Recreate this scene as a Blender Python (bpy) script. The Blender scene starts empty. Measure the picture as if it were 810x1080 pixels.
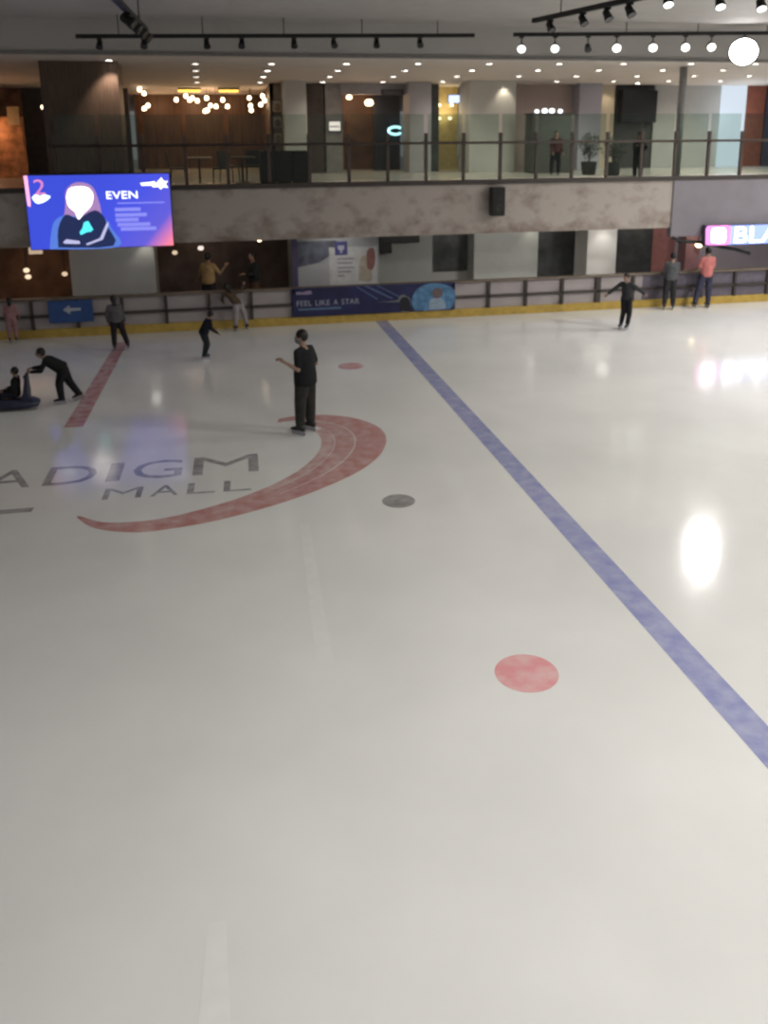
import bpy, bmesh, math, random
from mathutils import Vector, Matrix
random.seed(7)
PI = math.pi
SC = bpy.context.scene
COL = SC.collection

# ------------------------------------------------------------------ materials
MATS = {}
def mat(name, col, rough=.55, spec=.4, metal=0.0, var=.12, scale=6.0, bump=0.0, stretch=None):
    """noise-varied principled surface"""
    if name in MATS: return MATS[name]
    m = bpy.data.materials.new(name); m.use_nodes = True
    nt = m.node_tree; nd = nt.nodes; lk = nt.links
    b = nd['Principled BSDF']
    tc = nd.new('ShaderNodeTexCoord'); mp = nd.new('ShaderNodeMapping')
    if stretch: mp.inputs['Scale'].default_value = stretch
    lk.new(tc.outputs['Object'], mp.inputs['Vector'])
    n = nd.new('ShaderNodeTexNoise'); n.inputs['Scale'].default_value = scale; n.inputs['Detail'].default_value = 4
    lk.new(mp.outputs['Vector'], n.inputs['Vector'])
    r = nd.new('ShaderNodeValToRGB')
    c = list(col[:3])
    r.color_ramp.elements[0].position = .3; r.color_ramp.elements[1].position = .7
    r.color_ramp.elements[0].color = [max(0, x*(1-var)) for x in c]+[1]
    r.color_ramp.elements[1].color = [min(1, x*(1+var)) for x in c]+[1]
    lk.new(n.outputs['Fac'], r.inputs['Fac']); lk.new(r.outputs['Color'], b.inputs['Base Color'])
    b.inputs['Roughness'].default_value = rough
    b.inputs['Specular IOR Level'].default_value = spec
    b.inputs['Metallic'].default_value = metal
    if bump:
        bp = nd.new('ShaderNodeBump'); bp.inputs['Strength'].default_value = bump
        lk.new(n.outputs['Fac'], bp.inputs['Height']); lk.new(bp.outputs['Normal'], b.inputs['Normal'])
    MATS[name] = m
    return m

def glow(name, col, strength):
    if name in MATS: return MATS[name]
    m = bpy.data.materials.new(name); m.use_nodes = True
    b = m.node_tree.nodes['Principled BSDF']
    b.inputs['Base Color'].default_value = (.02, .02, .02, 1)
    b.inputs['Emission Color'].default_value = list(col[:3])+[1]
    b.inputs['Emission Strength'].default_value = strength
    MATS[name] = m
    return m

def ice_mat(name, paint=None, wear=.35):
    m = bpy.data.materials.new(name); m.use_nodes = True
    nt = m.node_tree; nd = nt.nodes; lk = nt.links; b = nd['Principled BSDF']
    tc = nd.new('ShaderNodeTexCoord')
    n1 = nd.new('ShaderNodeTexNoise'); n1.inputs['Scale'].default_value = .55; n1.inputs['Detail'].default_value = 5
    n2 = nd.new('ShaderNodeTexNoise'); n2.inputs['Scale'].default_value = 5; n2.inputs['Detail'].default_value = 6
    for n in (n1, n2): lk.new(tc.outputs['Object'], n.inputs['Vector'])
    r = nd.new('ShaderNodeValToRGB')
    r.color_ramp.elements[0].position = .3; r.color_ramp.elements[1].position = .7
    r.color_ramp.elements[0].color = (.72, .72, .705, 1); r.color_ramp.elements[1].color = (.80, .80, .785, 1)
    lk.new(n1.outputs['Fac'], r.inputs['Fac'])
    out = r.outputs['Color']
    if paint:
        mx = nd.new('ShaderNodeMix'); mx.data_type = 'RGBA'
        mr = nd.new('ShaderNodeMapRange'); mr.inputs['From Min'].default_value = .35; mr.inputs['From Max'].default_value = .75
        mr.inputs['To Min'].default_value = 0; mr.inputs['To Max'].default_value = wear
        lk.new(n2.outputs['Fac'], mr.inputs['Value']); lk.new(mr.outputs['Result'], mx.inputs['Factor'])
        mx.inputs['A'].default_value = list(paint)+[1]
        lk.new(out, mx.inputs['B']); out = mx.outputs['Result']
    lk.new(out, b.inputs['Base Color'])
    rr = nd.new('ShaderNodeMapRange'); rr.inputs['To Min'].default_value = .07; rr.inputs['To Max'].default_value = .17
    lk.new(n2.outputs['Fac'], rr.inputs['Value']); lk.new(rr.outputs['Result'], b.inputs['Roughness'])
    b.inputs['IOR'].default_value = 1.42
    bp = nd.new('ShaderNodeBump'); bp.inputs['Strength'].default_value = .03; bp.inputs['Distance'].default_value = .02
    lk.new(n2.outputs['Fac'], bp.inputs['Height']); lk.new(bp.outputs['Normal'], b.inputs['Normal'])
    return m

def glass_mat(name, tint, refl=.06):
    m = bpy.data.materials.new(name); m.use_nodes = True
    nt = m.node_tree; nd = nt.nodes; lk = nt.links
    nd.remove(nd['Principled BSDF'])
    t = nd.new('ShaderNodeBsdfTransparent'); g = nd.new('ShaderNodeBsdfGlossy'); x = nd.new('ShaderNodeMixShader')
    n = nd.new('ShaderNodeTexNoise'); n.inputs['Scale'].default_value = 2
    r = nd.new('ShaderNodeValToRGB')
    r.color_ramp.elements[0].color = [c*.96 for c in tint]+[1]; r.color_ramp.elements[1].color = list(tint)+[1]
    lk.new(n.outputs['Fac'], r.inputs['Fac']); lk.new(r.outputs['Color'], t.inputs['Color'])
    g.inputs['Roughness'].default_value = .08
    x.inputs['Fac'].default_value = refl
    lk.new(t.outputs[0], x.inputs[1]); lk.new(g.outputs[0], x.inputs[2]); lk.new(x.outputs[0], nd['Material Output'].inputs['Surface'])
    return m

def stained_mat(name, base, stain):
    """painted plaster with rusty water stains"""
    m = bpy.data.materials.new(name); m.use_nodes = True
    nt = m.node_tree; nd = nt.nodes; lk = nt.links; b = nd['Principled BSDF']
    tc = nd.new('ShaderNodeTexCoord'); mp = nd.new('ShaderNodeMapping'); mp.inputs['Scale'].default_value = (1.0, 1, 1.3)
    lk.new(tc.outputs['Object'], mp.inputs['Vector'])
    n = nd.new('ShaderNodeTexNoise'); n.inputs['Scale'].default_value = 1.5; n.inputs['Detail'].default_value = 6; n.inputs['Roughness'].default_value = .65
    lk.new(mp.outputs['Vector'], n.inputs['Vector'])
    sp = nd.new('ShaderNodeSeparateXYZ'); lk.new(tc.outputs['Object'], sp.inputs[0])
    zr = nd.new('ShaderNodeMapRange'); zr.inputs['From Min'].default_value = 2.95; zr.inputs['From Max'].default_value = 2.5
    zr.inputs['To Min'].default_value = 0; zr.inputs['To Max'].default_value = .13; lk.new(sp.outputs['Z'], zr.inputs['Value'])
    ad = nd.new('ShaderNodeMath'); ad.operation = 'ADD'; lk.new(n.outputs['Fac'], ad.inputs[0]); lk.new(zr.outputs['Result'], ad.inputs[1])
    r = nd.new('ShaderNodeValToRGB'); r.color_ramp.elements[0].position = .50; r.color_ramp.elements[1].position = .88
    r.color_ramp.elements[0].color = list(base)+[1]; r.color_ramp.elements[1].color = list(stain)+[1]
    lk.new(ad.outputs[0], r.inputs['Fac']); lk.new(r.outputs['Color'], b.inputs['Base Color'])
    b.inputs['Roughness'].default_value = .7
    return m

def screen_mat(name):
    m = bpy.data.materials.new(name); m.use_nodes = True
    nt = m.node_tree; nd = nt.nodes; lk = nt.links; b = nd['Principled BSDF']
    tc = nd.new('ShaderNodeTexCoord'); sp = nd.new('ShaderNodeSeparateXYZ'); lk.new(tc.outputs['Generated'], sp.inputs[0])
    # coral glow towards the lower right corner of the artwork
    a = nd.new('ShaderNodeMath'); a.operation = 'MULTIPLY_ADD'; a.inputs[1].default_value = 1.0
    c = nd.new('ShaderNodeMath'); c.operation = 'MULTIPLY'; c.inputs[1].default_value = -.45
    lk.new(sp.outputs['Z'], c.inputs[0]); lk.new(sp.outputs['X'], a.inputs[0]); lk.new(c.outputs[0], a.inputs[2])
    r = nd.new('ShaderNodeValToRGB'); e = r.color_ramp.elements
    e[0].position = 0; e[0].color = (.035, .06, .55, 1); e[1].position = 1.0; e[1].color = (.95, .22, .24, 1)
    k = e.new(.45); k.color = (.05, .07, .62, 1)
    k = e.new(.78); k.color = (.10, .09, .55, 1)
    lk.new(a.outputs[0], r.inputs['Fac']); lk.new(r.outputs['Color'], b.inputs['Emission Color'])
    b.inputs['Base Color'].default_value = (.01, .01, .01, 1); b.inputs['Emission Strength'].default_value = 1.3
    return m

# ------------------------------------------------------------------ mesh builder
class MB:
    def __init__(s): s.v = []; s.f = []
    def add(s, vs, fs):
        o = len(s.v); s.v += [tuple(v) for v in vs]; s.f += [tuple(i+o for i in f) for f in fs]; return s
    def box(s, x0, x1, y0, y1, z0, z1, b=0.0):
        bm = bmesh.new(); bmesh.ops.create_cube(bm, size=1)
        for v in bm.verts:
            v.co = Vector(((x0+x1)/2+v.co.x*(x1-x0), (y0+y1)/2+v.co.y*(y1-y0), (z0+z1)/2+v.co.z*(z1-z0)))
        if b: bmesh.ops.bevel(bm, geom=bm.edges[:], offset=b, segments=2, affect='EDGES', profile=.6)
        return s.bm(bm)
    def bm(s, bm):
        bm.verts.index_update()
        s.add([v.co[:] for v in bm.verts], [[v.index for v in f.verts] for f in bm.faces]); bm.free(); return s
    def loft(s, rings, cap=True):
        """rings: list of lists of points, same count"""
        n = len(rings[0]); vs = [p for r in rings for p in r]; fs = []
        for i in range(len(rings)-1):
            for j in range(n):
                k = (j+1) % n; fs.append((i*n+j, i*n+k, (i+1)*n+k, (i+1)*n+j))
        if cap:
            fs.append(tuple(range(n-1, -1, -1))); fs.append(tuple(range((len(rings)-1)*n, len(rings)*n)))
        return s.add(vs, fs)
    def tube(s, pts, rad, n=10, cap=True):
        pts = [Vector(p) for p in pts]
        if not hasattr(rad, '__len__'): rad = [rad]*len(pts)
        rings = []; prev = None
        for i, p in enumerate(pts):
            d = (pts[min(i+1, len(pts)-1)]-pts[max(i-1, 0)]).normalized()
            u = prev-d*prev.dot(d) if prev else d.orthogonal()
            if u.length < 1e-6: u = d.orthogonal()
            u.normalize(); prev = u; w = d.cross(u)
            rings.append([p+(u*math.cos(2*PI*j/n)+w*math.sin(2*PI*j/n))*rad[i] for j in range(n)])
        return s.loft(rings, cap)
    def capsule(s, a, b, ra, rb, n=12):
        a, b = Vector(a), Vector(b); d = b-a; L = d.length
        d = d.normalized() if L > 1e-6 else Vector((0, 0, 1))
        P = []; R = []
        for t in (-.98, -.75, -.4): P.append(a+d*ra*t); R.append(ra*math.sqrt(1-t*t))
        P.append(a); R.append(ra); P.append(b); R.append(rb)
        for t in (.4, .75, .98): P.append(b+d*rb*t); R.append(rb*math.sqrt(1-t*t))
        return s.tube(P, R, n)
    def ell(s, c, ax, n=14, m=8):
        """ellipsoid; ax = three Vectors (semi axes)"""
        c = Vector(c); rings = []
        for i in range(1, m):
            t = PI*i/m
            rings.append([c-ax[2]*math.cos(t)+(ax[0]*math.cos(2*PI*j/n)+ax[1]*math.sin(2*PI*j/n))*math.sin(t) for j in range(n)])
        return s.loft(rings)
    def lathe(s, c, prof, n=20, axis=(0, 0, 1)):
        c = Vector(c); d = Vector(axis).normalized(); u = d.orthogonal().normalized(); w = d.cross(u)
        return s.loft([[c+d*h+(u*math.cos(2*PI*j/n)+w*math.sin(2*PI*j/n))*r for j in range(n)] for r, h in prof])
    def prism(s, pts, o, u, w, t):
        """outline pts (2D) in plane o+u*x+w*y, thickness vector t"""
        o, u, w, t = Vector(o), Vector(u), Vector(w), Vector(t)
        a = [o+u*p[0]+w*p[1] for p in pts]; n = len(a)
        return s.add(a+[p+t for p in a], [tuple(range(n)), tuple(range(2*n-1, n-1, -1))]+[(i, i+n, (i+1) % n+n, (i+1) % n) for i in range(n)])
    def build(s, name, m, parent=None, smooth=False, loc=None):
        me = bpy.data.meshes.new(name); me.from_pydata(s.v, [], s.f); me.validate()
        bm = bmesh.new(); bm.from_mesh(me); bmesh.ops.recalc_face_normals(bm, faces=bm.faces[:]); bm.to_mesh(me); bm.free()
        if m: me.materials.append(m)
        if smooth:
            for p in me.polygons: p.use_smooth = True
        o = bpy.data.objects.new(name, me); COL.objects.link(o)
        if parent: o.parent = parent
        if loc: o.location = loc
        return o

TXT = {}
def text_geo(t):
    """flat letters normalised to the unit box"""
    if t in TXT: return TXT[t]
    c = bpy.data.curves.new('t', 'FONT'); c.body = t; c.resolution_u = 3; c.fill_mode = 'FRONT'; c.offset = 0
    o = bpy.data.objects.new('t', c); COL.objects.link(o)
    dg = bpy.context.evaluated_depsgraph_get(); e = o.evaluated_get(dg); me = e.to_mesh()
    vs = [v.co.copy() for v in me.vertices]; fs = [tuple(p.vertices) for p in me.polygons]
    e.to_mesh_clear(); bpy.data.objects.remove(o); bpy.data.curves.remove(c)
    x0 = min(v.x for v in vs); x1 = max(v.x for v in vs); y0 = min(v.y for v in vs); y1 = max(v.y for v in vs)
    TXT[t] = ([((v.x-x0)/(x1-x0), (v.y-y0)/(y1-y0)) for v in vs], fs)
    return TXT[t]
def put_text(mb, t, o, u, w):
    vs, fs = text_geo(t); o, u, w = Vector(o), Vector(u), Vector(w)
    return mb.add([o+u*a+w*b for a, b in vs], fs)

def tag(o, label=None, cat=None, group=None, kind=None):
    if label: o['label'] = label
    if cat: o['category'] = cat
    if group: o['group'] = group
    if kind: o['kind'] = kind
    return o
def thing(name, label, cat, loc=(0, 0, 0), group=None):
    o = bpy.data.objects.new(name, None); o.empty_display_size = .2; COL.objects.link(o); o.location = loc
    return tag(o, label, cat, group)
def struct(name, mb, m, parent=None, smooth=False, label=None):
    o = mb.build(name, m, parent, smooth)
    if not parent: o['kind'] = 'structure'
    if label: o['label'] = label
    return o
def B(*a, **k): return MB().box(*a, **k)
def copy_tree(o, parent=None):
    c = o.copy(); COL.objects.link(c)
    if parent: c.parent = parent
    for ch in list(o.children): copy_tree(ch, c)
    return c
def lamp(kind, name, loc, energy, col=(1, 1, 1), target=None, spot=1.2, blend=.6, radius=.1, parent=None):
    l = bpy.data.lights.new(name, kind); l.energy = energy; l.color = col
    l.shadow_soft_size = radius
    if kind == 'SPOT': l.spot_size = spot; l.spot_blend = blend
    o = bpy.data.objects.new(name, l); COL.objects.link(o); o.location = loc
    if target:
        d = Vector(target)-Vector(loc); o.rotation_euler = d.to_track_quat('-Z', 'Y').to_euler()
    return o
ORD = ['first', 'second', 'third', 'fourth', 'fifth', 'sixth', 'seventh', 'eighth', 'ninth', 'tenth', 'eleventh', 'twelfth', 'thirteenth', 'fourteenth',
       'fifteenth', 'sixteenth', 'seventeenth', 'eighteenth', 'nineteenth', 'twentieth', 'twenty-first', 'twenty-second']

black = mat('black_metal', (.012, .012, .013), .45)
dark = mat('dark_bronze', (.055, .045, .04), .45)
white_plaster = mat('white_plaster', (.62, .60, .57), .7, var=.04, scale=2)
grey_plaster = mat('grey_plaster', (.36, .35, .34), .7, var=.06, scale=2)
ceil_m = mat('ceiling_paint', (.46, .44, .415), .8, var=.05, scale=1.5)
brown = mat('brown_cladding', (.10, .065, .045), .5, var=.3, scale=5, stretch=(6, 6, .4))
dkwall = mat('dark_shop', (.05, .042, .038), .6, var=.2)
dkglass = mat('dark_window', (.085, .09, .088), .2, var=.3, scale=2)

# ================================================================== THE SETTING
ICE_END = 21.2
ice = struct('floor', B(-16, 28, -5, ICE_END, -.3, 0), ice_mat('ice'), label='white glossy ice of the skating rink')
def paint(name, mb, col, wear=.35, label=None):
    o = mb.build(name, ice_mat(name+'_paint', col, wear), ice)
    if label: o['label'] = label
    return o
ZP = .0015
def flat(mb, pts, z=ZP):
    n = len(pts); return mb.add([(p[0], p[1], z) for p in pts], [tuple(range(n))])
paint('blue_line', flat(MB(), [(4.25, 1), (4.59, 1), (4.59, ICE_END), (4.25, ICE_END)]), (.27, .29, .52), .3, 'wide blue line across the ice')
paint('red_line', flat(MB(), [(-3.03, 13.6), (-2.68, 13.6), (-2.38, 20.2), (-2.66, 20.2)]), (.50, .22, .24), .55, 'faded red centre line')
def disc(x, y, r, n=40): return [(x+r*math.cos(2*PI*i/n), y+r*math.sin(2*PI*i/n)) for i in range(n)]
paint('face_off_spot', flat(MB(), disc(2.69, 4.59, .325)), (.74, .33, .34), .45, 'red spot near the viewer')
paint('face_off_spot', flat(MB(), disc(2.82, 16.62, .30)), (.55, .24, .25), .5, 'red spot beyond the standing man')
paint('dark_spot', flat(MB(), disc(2.31, 9.03, .245)), (.22, .21, .21), .4, 'small dark grey spot beside the logo')
# logo swoosh
def catmull(P, k=6):
    out = []
    for i in range(len(P)-1):
        p0, p1, p2, p3 = P[max(i-1, 0)], P[i], P[i+1], P[min(i+2, len(P)-1)]
        for j in range(k):
            t = j/k
            out.append(tuple(.5*((2*p1[c])+(-p0[c]+p2[c])*t+(2*p0[c]-5*p1[c]+4*p2[c]-p3[c])*t*t+(-p0[c]+3*p1[c]-3*p2[c]+p3[c])*t**3) for c in (0, 1)))
    return out+[tuple(P[-1])]
OUT = catmull([(0.35, 12.97), (1.18, 13.31), (1.81, 13.24), (2.31, 12.92), (2.62, 12.4), (2.67, 11.76), (2.43, 11.0), (1.96, 10.33), (1.27, 9.75), (0.51, 9.29), (-0.32, 8.95), (-0.96, 8.82), (-1.46, 8.82), (-1.99, 9.07), (-2.29, 9.51)])
INN = catmull([(0.5, 12.76), (0.95, 12.76), (1.25, 12.65), (1.45, 12.38), (1.52, 12.11), (1.51, 11.74), (1.38, 11.25), (1.04, 10.63), (0.57, 10.1), (-0.02, 9.65), (-0.71, 9.31), (-1.1, 9.19), (-1.4, 9.16), (-1.88, 9.24), (-2.25, 9.54)])
def band(t0, t1, i0, i1):
    a = [(INN[i][0]*(1-t1)+OUT[i][0]*t1, INN[i][1]*(1-t1)+OUT[i][1]*t1) for i in range(i0, i1)]
    b = [(INN[i][0]*(1-t0)+OUT[i][0]*t0, INN[i][1]*(1-t0)+OUT[i][1]*t0) for i in range(i0, i1)]
    mb = MB(); n = len(a); mb.add([(p[0], p[1], ZP) for p in a+b], [(i, i+1, n+i+1, n+i) for i in range(n-1)]); return mb
N = len(OUT)
sw = band(.525, 1.0, 4, N); sw2 = band(.21, .51, 10, 52); sw3 = band(0, .20, 18, 52)
sw4 = band(.0, .53, 51, N)
paint('logo_swoosh', sw, (.50, .235, .225), .35, 'red outer crescent band of the logo')
paint('logo_swoosh', sw2, (.50, .25, .24), .45, 'red middle crescent band of the logo')
paint('logo_swoosh', sw3, (.54, .31, .295), .5, 'pale red inner crescent band of the logo')
paint('logo_swoosh', sw4, (.50, .24, .23), .4, 'red tail of the logo crescent')
paint('sheen_streak', flat(MB(), [(.62, 5.2), (.80, 5.2), (.93, 8.6), (.80, 8.6)]), (.80, .80, .785), .9, 'faint pale streak of painted sheen on the ice')  # reflection streak put into the ice colour as a paler band
paint('sheen_streak', flat(MB(), [(-.62, 1.0), (-.36, 1.0), (-.38, 2.3), (-.50, 2.3)]), (.80, .80, .785), .9, 'faint pale streak of painted sheen on the ice near the viewer')  # second band of sheen, likewise painted as a paler colour
# lettering frozen in the ice
lt = MB()
def ice_word(mb, word, x0, y0, x1, y1, h, gap=.22):
    n = len(word); w = Vector((x1-x0, y1-y0, 0)); tot = n+gap*(n-1)
    wd = {'I': .28, 'M': 1.35}
    ws = [wd.get(c, 1.0) for c in word]; tot = sum(ws)+gap*(n-1); a = 0
    for c, k in zip(word, ws):
        o = Vector((x0, y0, ZP))+w*(a/tot)
        put_text(mb, c, o, w*(k/tot), Vector((-w.y, w.x, 0)).normalized()*h); a += k+gap
ice_word(lt, 'PARADIGM', -6.75, 10.94, .36, 10.68, .78)
ice_word(lt, 'MALL', -2.0, 10.05, .2, 9.93, .42, .3)
flat(lt, [(-3.75, 9.86), (-2.95, 9.84), (-2.93, 9.99), (-3.75, 10.01)])
paint('logo_lettering', lt, (.25, .25, .265), .45, 'dark grey letters under the ice')

struct('floor_walkway', B(-16, 26, ICE_END+.02, 40, -.3, .05), mat('walk_tile', (.36, .33, .31), .35, var=.08, scale=1))
# deck of the upper gallery, its stained fascia, the ceilings
struct('floor_gallery', B(-16, 28, 21.45, 42, 2.38, 3.75), mat('gallery_tile', (.56, .53, .49), .25, var=.06, scale=1))
struct('wall_fascia', B(-16, 13.2, 21.25, 21.45, 2.37, 3.77), stained_mat('fascia_plaster', (.40, .355, .32), (.12, .065, .045)))
struct('wall_fascia_panel', B(13.2, 28, 21.2, 21.45, 2.1, 3.77), mat('grey_panel', (.21, .195, .22), .6, var=.1, scale=1.2))
struct('trim_1', B(-16, 28, 21.18, 21.47, 3.75, 3.87, b=.01), dark)
SL = .054
def cz(y): return 7.08-SL*(y-21.2)
m_ = MB(); m_.loft([[(-16, y, z), (28, y, z), (28, y, z+.25), (-16, y, z+.25)] for y, z in ((21.2, cz(21.2)), (42, cz(42)))])
struct('ceiling_gallery', m_, mat('gallery_ceiling', (.68, .62, .57), .75, var=.03, scale=1))
struct('ceiling', B(-16, 28, -5, 21.2, 7.9, 8.15), ceil_m)
struct('trim_2', B(-16, 28, 21.0, 21.2, 7.06, 7.9), ceil_m)
struct('trim_3', B(-16, 28, 20.96, 21.0, 7.06, 7.14), mat('soffit_edge', (.22, .21, .2), .7))

# --- lower level back wall (y = 25), each bay a piece of the room
def bay(name, x0, x1, m, y=25.0, z0=.05, z1=2.38, d=.2): return struct(name, B(x0, x1, y, y+d, z0, z1), m)
w_green = mat('greenish_plaster', (.42, .43, .40), .6, var=.05, scale=2)
bay('wall_back_shop', -16, -4.04, mat('brown_shop_wall', (.17, .09, .05), .6, var=.5, scale=1.4))
struct('pillar_1', B(-4.04, -1.75, 23.2, 25, .05, 2.38), mat('grey_pillar', (.34, .34, .335), .6, var=.05, scale=2))
bay('wall_back_dim', -1.75, 2.2, mat('dim_brown', (.10, .075, .065), .6, var=.4, scale=1.5))
bay('wall_back_grey', 2.2, 8.3, w_green)
bay('window_1', 6.9, 8.04, dkglass, 24.94, .7, 2.1, .06)
struct('pillar_2', B(8.04, 10.19, 24.2, 25, .05, 2.38), w_green)
bay('window_2', 10.19, 12.14, dkglass, 24.96)
struct('pillar_3', B(11.55, 12.55, 23.4, 24.4, .05, 2.38), white_plaster)
bay('window_3', 12.9, 14.63, dkglass, 24.96)
bay('wall_back_red', 14.63, 15.5, mat('red_wall', (.36, .15, .13), .6))
bay('wall_back_right', 15.5, 26, mat('lilac_wall', (.42, .38, .40), .6, var=.08, scale=1))
struct('pillar_4', B(15.0, 15.5, 23.4, 23.9, .05, 2.0), mat('red_pillar', (.28, .15, .155), .6))
# sagging dark edge strip under the grey panel
struct('trim_4', MB().tube([(13.25, 21.18, 2.08), (13.5, 21.17, 1.97), (14.2, 21.17, 1.91), (14.6, 21.17, 1.82), (14.9, 21.16, 1.74), (15.35, 21.16, 1.66), (15.85, 21.15, 1.52)], .05), black)

# --- upper storefront line (y = 27.5)
def UX(x): return 1.045*x-.23
DK, YW = 3.75, .6                                     # deck level, storefront set-back
def up(name, x0, x1, m, y=27.5, d=.25): return struct(name, B(UX(x0), UX(x1), y+YW, y+YW+d, DK, cz(y+YW)+.02), m)
def UB(x0, x1, y0, y1, z0=3.5, z1=None): return B(UX(x0), UX(x1), y0+YW, y1+YW, DK+(z0-3.5)*1.13, DK+(z1-3.5)*1.13 if z1 else cz(y0+YW)+.02)
up('wall_shop_orange', -16, -5.6, mat('orange_bricks', (.22, .10, .05), .6, var=.5, scale=3), 29.5)
up('wall_shop_dark', -5.6, -2.3, dkwall, 29.5)
struct('pillar_5', B(-4.24, -2.3, 22.5, 23.8, DK, cz(22.5)+.02), brown)
up('wall_restaurant', -2.3, 2.3, mat('restaurant_wood', (.11, .06, .038), .5, var=.45, scale=3, stretch=(5, 5, .3)), 32)
struct('wall_restaurant_side', UB(2.19, 2.3, 27.5, 32), brown)
up('wall_picture_strip', 2.19, 2.66, mat('beige_wall', (.30, .25, .20), .6))
struct('pillar_6', UB(2.55, 3.25, 26.6, 27.5), white_plaster)
up('door_1', 3.22, 3.95, mat('dark_doorway', (.085, .06, .05), .5))
up('wall_sign_bay', 3.9, 4.5, mat('taupe_wall', (.33, .30, .29), .6))
up('wall_shop_brown', 4.45, 6.7, mat('shop_brown', (.14, .075, .05), .5, var=.4, scale=2), 29.5)
struct('trim_5', UB(4.45, 6.7, 27.4, 27.75, 5.80, 6.30), mat('lilac_band', (.40, .37, .39), .6))
struct('wall_shop_panel', UB(5.75, 6.65, 28.6, 28.8, 3.5, 5.80), mat('navy_panel', (.035, .04, .055), .4))
struct('pillar_7', UB(6.6, 7.32, 26.8, 27.8), mat('lilac_pillar', (.46, .44, .47), .6, var=.04, scale=2))
up('door_2', 7.25, 7.75, dkglass)
up('wall_shop_yellow', 7.6, 8.7, mat('yellow_wall', (.50, .40, .20), .6), 28.6)
struct('pillar_8', UB(8.45, 10.0, 26.2, 27.5), white_plaster)
up('wall_pink', 9.9, 12.6, mat('pink_wall', (.46, .37, .34), .6, var=.04, scale=2))
struct('pillar_9', UB(12.5, 13.3, 26.9, 27.5), mat('lavender_pillar', (.42, .41, .48), .6, var=.04, scale=2))
up('wall_warm', 13.25, 14.1, mat('warm_wall', (.60, .52, .40), .6, var=.04))
up('door_3', 14.05, 15.55, mat('dark_opening', (.06, .058, .056), .4))
struct('trim_6', UB(14.2, 15.5, 27.2, 27.5, 4.95, 5.95), mat('black_box', (.02, .02, .022), .4))
up('wall_light', 15.5, 18.15, mat('pale_grey_wall', (.46, .455, .44), .6, var=.05, scale=1.5))
struct('pillar_10', MB().lathe((13.97, 22.5, DK), [(.11, 0), (.11, cz(22.5)-DK)], 16), mat('grey_pole', (.25, .245, .245), .5), smooth=True)
wp = up('window_4', 18.1, 19.1, glow('bright_pane', (.78, .88, 1.0), .85), 27.45)
up('wall_red_panel', 19.05, 19.95, mat('red_brown_panel', (.27, .09, .06), .5))
up('wall_far_right', 19.9, 26, mat('navy_wall', (.08, .085, .13), .5))

# ================================================================== BARRIER
bar = thing('rink_barrier', 'long rink barrier of white boards with dark rails and yellow kick strip', 'barrier', (0, 21.25, 0))
def bb(name, x0, x1, y0, y1, z0, z1, m, b=0.0):
    return B(x0, x1, y0-21.25, y1-21.25, z0, z1, b=b).build(name, m, bar)
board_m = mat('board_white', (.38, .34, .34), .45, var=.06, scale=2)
bb('kick_strip', -14, 22, 21.16, 21.27, 0, .23, mat('yellow_strip', (.44, .30, .065), .5, var=.15), .01)
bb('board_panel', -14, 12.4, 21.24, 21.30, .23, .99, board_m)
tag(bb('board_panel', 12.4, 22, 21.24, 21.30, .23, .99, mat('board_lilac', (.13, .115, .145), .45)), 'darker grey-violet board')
bb('top_rail', -14, 22, 21.14, 21.34, .99, 1.05, mat('rail_wood', (.16, .125, .095), .5, var=.2), .015)
bb('middle_rail', -14, 22, 21.15, 21.24, .54, .61, dark, .01)
for i in range(-10, 17):
    x = .83+i*1.125
    w = .075 if i in (9,) else .04
    bb('post', x-w, x+w, 21.15, 21.25, .23, .99, dark)

# ================================================================== BALUSTRADE
bal = thing('gallery_balustrade', 'glass balustrade with dark posts and handrail along upper gallery edge', 'balustrade', (0, 21.33, 3.87))
gm = glass_mat('balustrade_glass', (.82, .88, .84), .035)
post_m = mat('post_bronze', (.075, .055, .048), .4)
for i in range(-7, 14):
    x = 3.60+i*1.07
    p = B(x-.045, x+.045, -.04, .04, 0, 1.28, b=.008).build('post', post_m, bal)
    MB().lathe((x, -.05, .97), [(.03, -.03), (.035, 0), (.03, .03)], 12, (0, 1, 0)).build('bracket', black, p)
    B(x+.06, x+1.025, .05, .065, .03, 1.78).build('glass_panel', gm, bal)
MB().tube([(-4.0, -.07, 1.01), (18.4, -.07, 1.01)], .035, 10).build('handrail', post_m, bal, True)

# ================================================================== LED SCREEN
SX0, SX1, SZ0, SZ1, SY = -4.60, -1.09, 2.34, 4.21, 20.85
scr = thing('led_screen', 'bright blue led screen hung on gallery front showing a long haired portrait', 'screen', (SX0, SY, SZ0))
W_, H_ = SX1-SX0, SZ1-SZ0
B(0, W_, .02, .30, 0, H_, b=.01).build('cabinet', black, scr)
B(.02, W_-.02, 0, .02, .02, H_-.02).build('display', screen_mat('screen_art'), scr)
for x in (.5, W_-.5): B(x-.06, x+.06, .28, .39, .3, H_-.3).build('bracket', dark, scr)
def sp(pts, name, m, lay, parent=scr):
    mb = MB().prism([(p[0]*W_, (1-p[1])*H_) for p in pts], (0, -.002*lay, 0), (1, 0, 0), (0, 0, 1), (0, .0015, 0))
    return mb.build(name, m, parent)
def soft(P, k=4): return catmull(P+[P[0]], k)[:-1]
sp(soft([(.24, .62), (.265, .40), (.275, .22), (.33, .12), (.40, .11), (.46, .17), (.49, .32), (.505, .50), (.49, .60), (.36, .70)]), 'portrait_hair', glow('scr_hair', (.42, .24, .52), 1.0), 1)
sp(soft([(.13, .99), (.15, .78), (.18, .62), (.25, .54), (.36, .56), (.47, .50), (.53, .60), (.57, .74), (.60, .985)]), 'portrait_sleeves', glow('scr_blue', (.10, .22, .75), 1.0), 2)
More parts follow.
